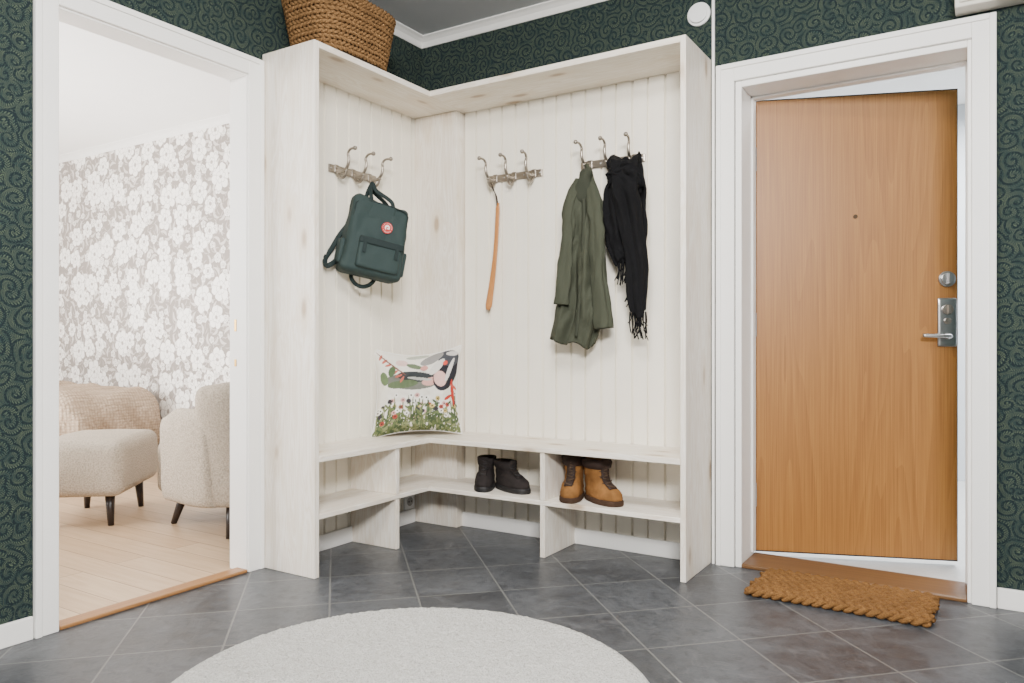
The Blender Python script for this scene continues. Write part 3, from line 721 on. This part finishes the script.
# ------------------------------------------------------------ CUSHION
def cushion():
    N=170; hs=0.230
    shapes=[]
    def el(cx,cy,rx,ry,rot,c): shapes.append((cx,cy,rx,ry,math.radians(rot),lin(c)))
    rnd=random.Random(5)
    for i in range(85):
        x=rnd.uniform(0.02,0.98); hgt_=rnd.uniform(0.08,0.46); y=hgt_/2
        el(x,y,0.008,hgt_/2,rnd.uniform(-9,9),rnd.choice([(92,104,70),(116,122,82),(68,84,60)]))
        for q in range(5):
            yy=y+rnd.uniform(-0.5,0.4)*hgt_; el(x+rnd.choice([-1,1])*0.020,yy,0.030,0.012,rnd.choice([40,-40]),rnd.choice([(100,112,72),(130,136,96),(74,88,62)]))
        if rnd.random()<0.65:
            c=rnd.choice([(160,70,60),(206,164,158),(60,60,66),(196,172,104),(236,234,226),(236,234,226),(236,234,226)])
            el(x,hgt_,0.028,0.026,0,c); el(x,hgt_,0.010,0.010,0,(60,50,46))
    el(0.42,0.60,0.30,0.10,-4,(108,110,102)); el(0.48,0.66,0.22,0.065,-6,(56,60,62)); el(0.32,0.57,0.18,0.05,4,(92,106,78)); el(0.64,0.59,0.10,0.05,10,(202,156,146)); el(0.52,0.63,0.14,0.018,-8,(176,176,168))
    el(0.84,0.70,0.15,0.24,-25,(42,42,48)); el(0.86,0.88,0.15,0.10,-30,(70,72,78)); el(0.76,0.62,0.08,0.10,20,(218,178,170)); el(0.66,0.90,0.15,0.06,30,(142,140,138)); el(0.88,0.72,0.028,0.15,-20,(204,200,196)); el(0.72,0.78,0.05,0.13,-40,(212,208,202)); el(0.82,0.82,0.03,0.03,0,(206,80,66)); el(0.90,0.93,0.08,0.03,-20,(196,192,188))
    el(0.93,0.46,0.024,0.15,5,(176,58,48)); el(0.86,0.40,0.055,0.018,30,(176,58,48)); el(0.95,0.52,0.06,0.016,-30,(186,84,72))
    for a in range(7): el(0.08+0.04*a,0.90-0.045*a,0.045,0.014,60-20*(a%3),(184,98,84))
    el(0.20,0.82,0.22,0.010,-40,(120,76,66)); el(0.32,0.85,0.07,0.05,0,(216,186,180)); el(0.10,0.64,0.05,0.08,10,(100,118,84)); el(0.20,0.73,0.04,0.07,-20,(80,98,70))
    el(0.50,0.95,0.13,0.03,8,(170,174,160)); el(0.46,0.80,0.09,0.035,-20,(100,114,90)); el(0.57,0.77,0.045,0.035,20,(200,144,134))
    def paint(u,v):
        c=lin((226,222,212))
        for cx,cy,rx,ry,ro,cc in shapes:
            dx=u-cx; dy=v-cy; a=dx*math.cos(ro)+dy*math.sin(ro); b=-dx*math.sin(ro)+dy*math.cos(ro)
            if (a/rx)**2+(b/ry)**2<1: c=cc
        return c
    g=G('meadow_print_cotton',0.85); at=g.n('ShaderNodeVertexColor'); at.layer_name='Print'
    g.put(g.b.inputs['Base Color'],at.outputs[0]); g.bump(g.noise(g.obj(),400,2),0.2,0.001); g.spec(0.2)
    bm=B(); L=bm.verts.layers.float_color.new('Print')
    PN=0.13
    def shp(u,v):
        x=u*hs*(1-PN*(1-v*v)*abs(u)); z=v*hs*(1-PN*(1-u*u)*abs(v))
        z-=0.018*(1-u*u)*max(0,v); x+=0.010*v
        return x,z
    for s in (-1,1):
        V=[]
        for i in range(N+1):
            row=[]
            for j in range(N+1):
                u=i/N*2-1; v=j/N*2-1
                th=0.100*((1-abs(u)**2.4)*(1-abs(v)**2.4))**0.58*(1-0.2*v)
                x,z=shp(u,v)
                m=max(abs(u),abs(v))
                wr=0.020*mnoise.noise(Vector((u*2.6,v*2.6,s)))*(1-m**4)+0.010*mnoise.noise(Vector((u*7+v*3,v*7-u*3,s*3)))*(1-m**6)
                vv=bm.verts.new((x,s*(th)+wr,z)); vv[L]=paint(i/N,j/N); row.append(vv)
            V.append(row)
        for i in range(N):
            for j in range(N): bm.faces.new((V[i][j],V[i+1][j],V[i+1][j+1],V[i][j+1]))
    c=root('throw_pillow',(0.218,-0.292,0.502),RZ(42)@RX(-9)@RY(-2),'white cushion printed with meadow flowers and birds on the bench','cushion')
    bm.transform(Matrix.Translation((0,0,hs*0.98)))
    finish('cushion_cover',bm,g.m,c,smooth=True,merge=True)
    bm=B()
    P=[]
    for k in range(4*24):
        q=k//24; t=(k%24)/24*2-1
        u,v=((t,-1),(1,t),(-t,1),(-1,-t))[q]
        x,z=shp(u,v); P.append((x,0,z+hs*0.98))
    P.append(P[0]); tube(bm,P,0.003,6,cap=False); finish('seam_piping',bm,LINEN,c,smooth=True)
cushion()

# ------------------------------------------------------------ BASKET
def basket():
    r=root('wicker_basket',(0.190,-0.815,TZ+0.003),None,'woven brown seagrass basket standing on top of the cabinet','basket')
    hgt=0.225
    def sup(t,off,k,N):
        a=0.132+0.035*t+off; b=0.198+0.038*t+off
        th=2*pi*k/N; c=math.cos(th); s=math.sin(th)
        return Vector((a*math.copysign(abs(c)**0.55,c),b*math.copysign(abs(s)**0.55,s),t*hgt))
    def even(t,off,N):
        M=800; P=[sup(t,off,k,M) for k in range(M)]+[sup(t,off,0,M)]
        d=[0]
        for a,b in zip(P[:-1],P[1:]): d.append(d[-1]+(b-a).length)
        out=[]; j=0
        for i in range(N):
            q=d[-1]*i/N
            while d[j+1]<q: j+=1
            f=(q-d[j])/max(1e-9,d[j+1]-d[j]); out.append(P[j].lerp(P[j+1],f))
        return out,d[-1]
    bm=B(); loft(bm,[[sup(t,o,k,80) for k in range(80)] for t,o in ((0,-0.006),(0.5,-0.006),(0.99,-0.006),(0.99,-0.014),(0.5,-0.014),(0.04,-0.014))],True,True,True)
    finish('basket_core',bm,WICKD,r,smooth=True)
    rows=12; bm=B()
    N=400
    for ri in range(rows):
        t=(ri+0.6)/rows; base,L=even(t,0,N)
        turns=round(L/0.046); rr=hgt/rows*0.5
        for s in range(2):
            q=[]
            for i in range(N+1):
                p=base[i%N]; nx=base[(i+1)%N]-base[(i-1)%N]; out=Vector((nx.y,-nx.x,0)).normalized()
                a=i/N*2*pi*turns*(1 if ri%2 else -1)+s*pi+ri*0.9
                wv=0.0012*math.sin(i*0.21+ri)
                q.append(p+out*(0.0055*math.cos(a)+0.001)+Vector((0,0,0.0040*math.sin(a)+wv)))
            tube(bm,q,rr*0.76,7,cap=False)
    for v_ in bm.verts:
        if v_.co.z<0.0: v_.co.z=0.0
    finish('woven_body',bm,WICK,r,smooth=True)
    bm=B(); base,L=even(1.0,0.0,N); turns=round(L/0.075)
    for s in range(3):
        q=[]
        for i in range(N+1):
            p=base[i%N]; nx=base[(i+1)%N]-base[(i-1)%N]; out=Vector((nx.y,-nx.x,0)).normalized()
            a=i/N*2*pi*turns+s*2*pi/3
            q.append(p+out*(0.008*math.cos(a))+Vector((0,0,0.008+0.008*math.sin(a))))
        tube(bm,q,0.0085,7,cap=False)
    finish('braided_rim',bm,WICK,r,smooth=True)
basket()

# ------------------------------------------------------------ RUG + MAT
def rug():
    bm=B(); R=0.68; n=250; V={}
    st=2*R/n
    for i in range(n+1):
        for j in range(n+1):
            x=-R+i*st; y=-R+j*st; rr=math.hypot(x,y)
            if rr>R: continue
            e=min(1,(R-rr)/0.02)
            h=0.004+0.016*math.sqrt(max(0,e*(2-e)))+ (0.004*mnoise.noise(Vector((x*70,y*70,0)))+0.003*mnoise.noise(Vector((x*22,y*22,5)))+random.uniform(-.0028,.0028))*e
            V[i,j]=bm.verts.new((x,y,max(0.002,h)))
    for i in range(n):
        for j in range(n):
            q=[V.get(k) for k in ((i,j),(i+1,j),(i+1,j+1),(i,j+1))]
            if all(q): bm.faces.new(q)
    N=360; loft(bm,[[Vector(((R+o)*math.cos(2*pi*k/N),(R+o)*math.sin(2*pi*k/N),z)) for k in range(N)] for o,z in ((0.0,0.0005),(0.004,0.004),(0.0,0.010),(-0.010,0.0145),(-0.02,0.0135))],True)
    o=finish('round_rug',bm,RUG,smooth=True,label='round off-white pile rug lying on the slate tiles',cat='rug')
    o.location=(1.325,-1.715,0.001)
rug()
def dmat():
    bm=B(); W=0.63; rows=7; sp=0.048; per=0.108
    for ri in range(rows):
        y0=(ri-(rows-1)/2)*sp; sg=1 if ri%2 else -1
        for s in range(3):
            pts=[]; rad=[]; n=130; ph=s*2*pi/3+ri*1.1
            for i in range(n+1):
                x=-W/2+W*i/n+0.008*math.sin(ri*2.1); a=sg*2*pi*x/per+ph
                e=min(1,min(i,n-i)/5)
                y=y0+0.0165*math.sin(a)*(0.6+0.4*e)+0.012*math.sin((x+0.3)*4.2)
                z=0.0145+0.0072*math.sin(2*a)
                pts.append((x,y,z)); rad.append((0.0128+0.0018*mnoise.noise(Vector((x*40,ri*3.1,s*5.2))))*(0.55+0.45*e))
            tube(bm,pts,rad,10,0.80,up=(0,0,1))
    o=finish('doormat',bm,COIR,smooth=True,label='thick braided brown coir doormat in front of the entrance door',cat='doormat')
    for v in o.data.vertices:
        v.co+=Vector((mnoise.noise(v.co*160),mnoise.noise(v.co*160+Vector((5,5,5))),mnoise.noise(v.co*170+Vector((9,1,4)))))*0.0022
        if v.co.z<0.001: v.co.z=0.001
    o.location=(2.188,-0.208,0.0); o.rotation_euler=(0,0,math.radians(-2))
dmat()

# ------------------------------------------------------------ WALL FIXTURES
v=root('wall_vent',(1.575,0.0,2.43),None,'round white vent cover on the green wallpaper','vent')
bm=B(); cyl(bm,(0,-0.006,0),0.052,0.012,'Y',48); finish('vent_ring',bm,PLAST,v,bevel=0.003)
bm=B(); cyl(bm,(0,-0.018,0),0.038,0.012,'Y',48,0.042); finish('vent_disc',bm,PLAST,v,bevel=0.003)
f=root('electrical_cabinet',(2.80,-0.05,2.195),None,'beige metal wall box mounted above the entrance door','electrical box')
bm=B(); box(bm,(-0.24,-0.045,0),(0.24,0.049,0.30)); finish('housing',bm,BEIGE,f,bevel=0.005)
bm=B(); box(bm,(-0.225,-0.055,0.015),(0.225,-0.0455,0.285)); finish('cover',bm,BEIGE,f,bevel=0.003)

# ------------------------------------------------------------ LIVING ROOM FURNITURE
def leg(bm,x,y,zt,dx=0,dy=0,r=0.02):
    tube(bm,[(x+dx,y+dy,0.0),(x,y,zt)],[r*0.62,r*1.1],12,up=(0,1,0))
O=root('ottoman',(-1.565,-0.925,0),RZ(130.5),'beige boucle footstool with tapered dark wooden legs','footstool')
bm=B(); rbox(bm,(0,0,0.305),(0.315,0.225,0.145),0.05,20,lambda p:(p.x*(1+0.03*math.cos(p.z*9)),p.y*(1+0.03*math.cos(p.z*9)),p.z+(0.02*math.cos(p.x*4.5)*math.cos(p.y*6) if p.z>0 else 0)))
finish('seat',bm,BOUCLE,O,smooth=True)
for sx in (-1,1):
    for sy in (-1,1):
        bm=B(); leg(bm,sx*0.225,sy*0.14,0.17,sx*0.015,sy*0.01,0.024); finish('leg',bm,DARKW,O,smooth=True)
A=root('armchair',(-0.76,-0.57,0),RZ(-8),'beige boucle armchair with curved arms and upright wing back','armchair')
bm=B(); rbox(bm,(-0.115,0,0.285),(0.345,0.29,0.145),0.05,22,lambda p:(p.x,p.y*(1-0.06*max(0,-p.x)),p.z+(0.02*math.cos(p.x*4)*math.cos(p.y*5) if p.z>0 else 0)))
finish('seat',bm,BOUCLE,A,smooth=True)
def smooth01(x): x=max(0,min(1,x)); return x*x*(3-2*x)
def shell(name,t0,t1,zfun,thick,flare,off):
    bm=B(); rings=[]; NT=70
    for i in range(NT+1):
        t=t0+(t1-t0)*i/NT
        if abs(t)<0.55:
            aa=t/0.55*pi/2; cx=0.06+0.30*math.cos(aa); cy=0.335*math.sin(aa); nx_,ny_=math.cos(aa),math.sin(aa)
        else:
            s=(abs(t)-0.55)/0.45; cx=0.06-0.24*s; cy=math.copysign(0.335,t); nx_,ny_=0.0,math.copysign(1,t)
        e=min(1,min(i,NT-i)/5); es=math.sqrt(max(0.04,1-(1-e)**2))
        ztop=zfun(abs(t)); zb=0.15; M=28; ring=[]
        ztop=zb+(ztop-zb)*(0.86+0.14*es)
        for m in range(M):
            b=2*pi*m/M; cz=math.sin(b); cxx=math.cos(b)
            zz=(ztop+zb)/2+(ztop-zb)/2*math.copysign(abs(cz)**0.35,cz); oo=off+thick*es*math.copysign(abs(cxx)**0.7,cxx)+flare*max(0,zz-0.35)
            ring.append(Vector((cx+nx_*oo,cy+ny_*oo,zz)))
        rings.append(ring)
    loft(bm,rings,True,True,True); finish(name,bm,BOUCLE,A,smooth=True)
arm=lambda k: 0.64-0.055*smooth01((k-0.66)/0.34)
shell('armrest',-1.0,-0.36,arm,0.048,0.05,0.006)
shell('armrest',0.36,1.0,arm,0.048,0.05,0.006)
shell('backrest',-0.46,0.46,lambda k:0.785-0.03*smooth01((k-0.2)/0.26),0.050,0.14,-0.016)
for sx,sy in ((-0.20,-0.24),(-0.20,0.24),(0.24,-0.22),(0.24,0.22)):
    bm=B(); leg(bm,sx,sy,0.17,(-0.055 if sx<0 else 0.035),math.copysign(0.035,sy),0.024); finish('leg',bm,DARKW,A,smooth=True)
Bd=root('daybed',(-3.60,-0.16,0),None,'upholstered daybed with white linen beside the floral wallpaper','daybed')
bm=B(); rbox(bm,(0,0,0.32),(0.80,0.40,0.22),0.16,20); finish('mattress',bm,LINEN,Bd,smooth=True)
for sx in (-0.6,0.6):
    for sy in (-0.28,0.28):
        bm=B(); leg(bm,sx,sy,0.14,0,0,0.03); finish('leg',bm,DARKW,Bd,smooth=True)
bm=B()
def thr(p):
    lo=max(0,(0.20-p.z)/0.4)
    fo=0.055*lo*math.sin(p.y*20+p.z*6+2*mnoise.noise(p*3))*(1 if p.x>0.45 else 0)
    fy=0.055*lo*math.sin(p.x*17+p.z*6+2*mnoise.noise(p*3))
    fz=0.012*math.sin(p.x*13+p.y*7+3*mnoise.noise(p*2.5))*(1 if p.z>0.15 else 0)
    return (p.x+fo+0.03*mnoise.noise(p*4),p.y-(fy if p.y<-0.3 else 0),p.z+0.03*mnoise.noise(p*5)+fz-0.03*max(0,p.x-0.35))
rbox(bm,(-3.42,-0.14,0.345),(0.68,0.445,0.285),0.19,70,thr)
bmesh.ops.delete(bm,geom=[v_ for v_ in bm.verts if v_.co.z<0.14+0.03*math.sin(v_.co.x*9+v_.co.y*11) or v_.co.x<-3.98],context='VERTS')
finish('throw_blanket',bm,KNIT,smooth=True,label='beige knitted throw draped over the end of the daybed',cat='blanket')

# ------------------------------------------------------------ LIGHTS
def area(name,loc,target,sx,sy,p,c=(1,1,1)):
    l=bpy.data.lights.new(name,'AREA'); l.shape='RECTANGLE'; l.size=sx; l.size_y=sy; l.energy=p; l.color=c
    o=bpy.data.objects.new(name,l); COL.objects.link(o); o.location=loc
    d=Vector(target)-Vector(loc); o.rotation_euler=d.to_track_quat('-Z','Y').to_euler(); return o
area('hall_key_light',(3.4,-4.2,2.45),(0.8,-0.2,0.9),1.0,0.5,285,(1.0,0.985,0.96))  # added key light behind the camera, set high for bench shadow; no window here
area('hall_overhead_fill',(1.75,-1.9,2.6),(1.6,-1.7,0),0.7,0.7,76,(1.0,0.975,0.93))  # added overhead fill for the hall, not a ceiling fixture
area('living_window_light',(-3.2,-3.4,1.7),(-1.6,0.3,0.6),2.4,1.6,245,(1.0,0.99,0.97))
area('living_ceiling_bounce',(-2.5,-1.6,0.3),(-2.5,-1.4,2.6),2.0,1.2,160)
area('stairwell_light',(2.6,1.6,2.6),(2.6,1.5,0),1.6,1.6,190,(0.97,0.99,1.0))
w=bpy.data.worlds.new('world'); SC.world=w; w.use_nodes=True
w.node_tree.nodes['Background'].inputs[0].default_value=(0.97,0.98,1.0,1); w.node_tree.nodes['Background'].inputs[1].default_value=0.20

# ------------------------------------------------------------ CAMERA
cd=bpy.data.cameras.new('camera'); cam=bpy.data.objects.new('camera',cd); COL.objects.link(cam)
cam.location=(2.66,-3.31,0.97); cam.rotation_euler=(pi/2,0,math.radians(32))
cd.sensor_width=36; cd.lens=36*760/1024; cd.shift_y=1.5/1024; cd.clip_start=0.05
SC.camera=cam
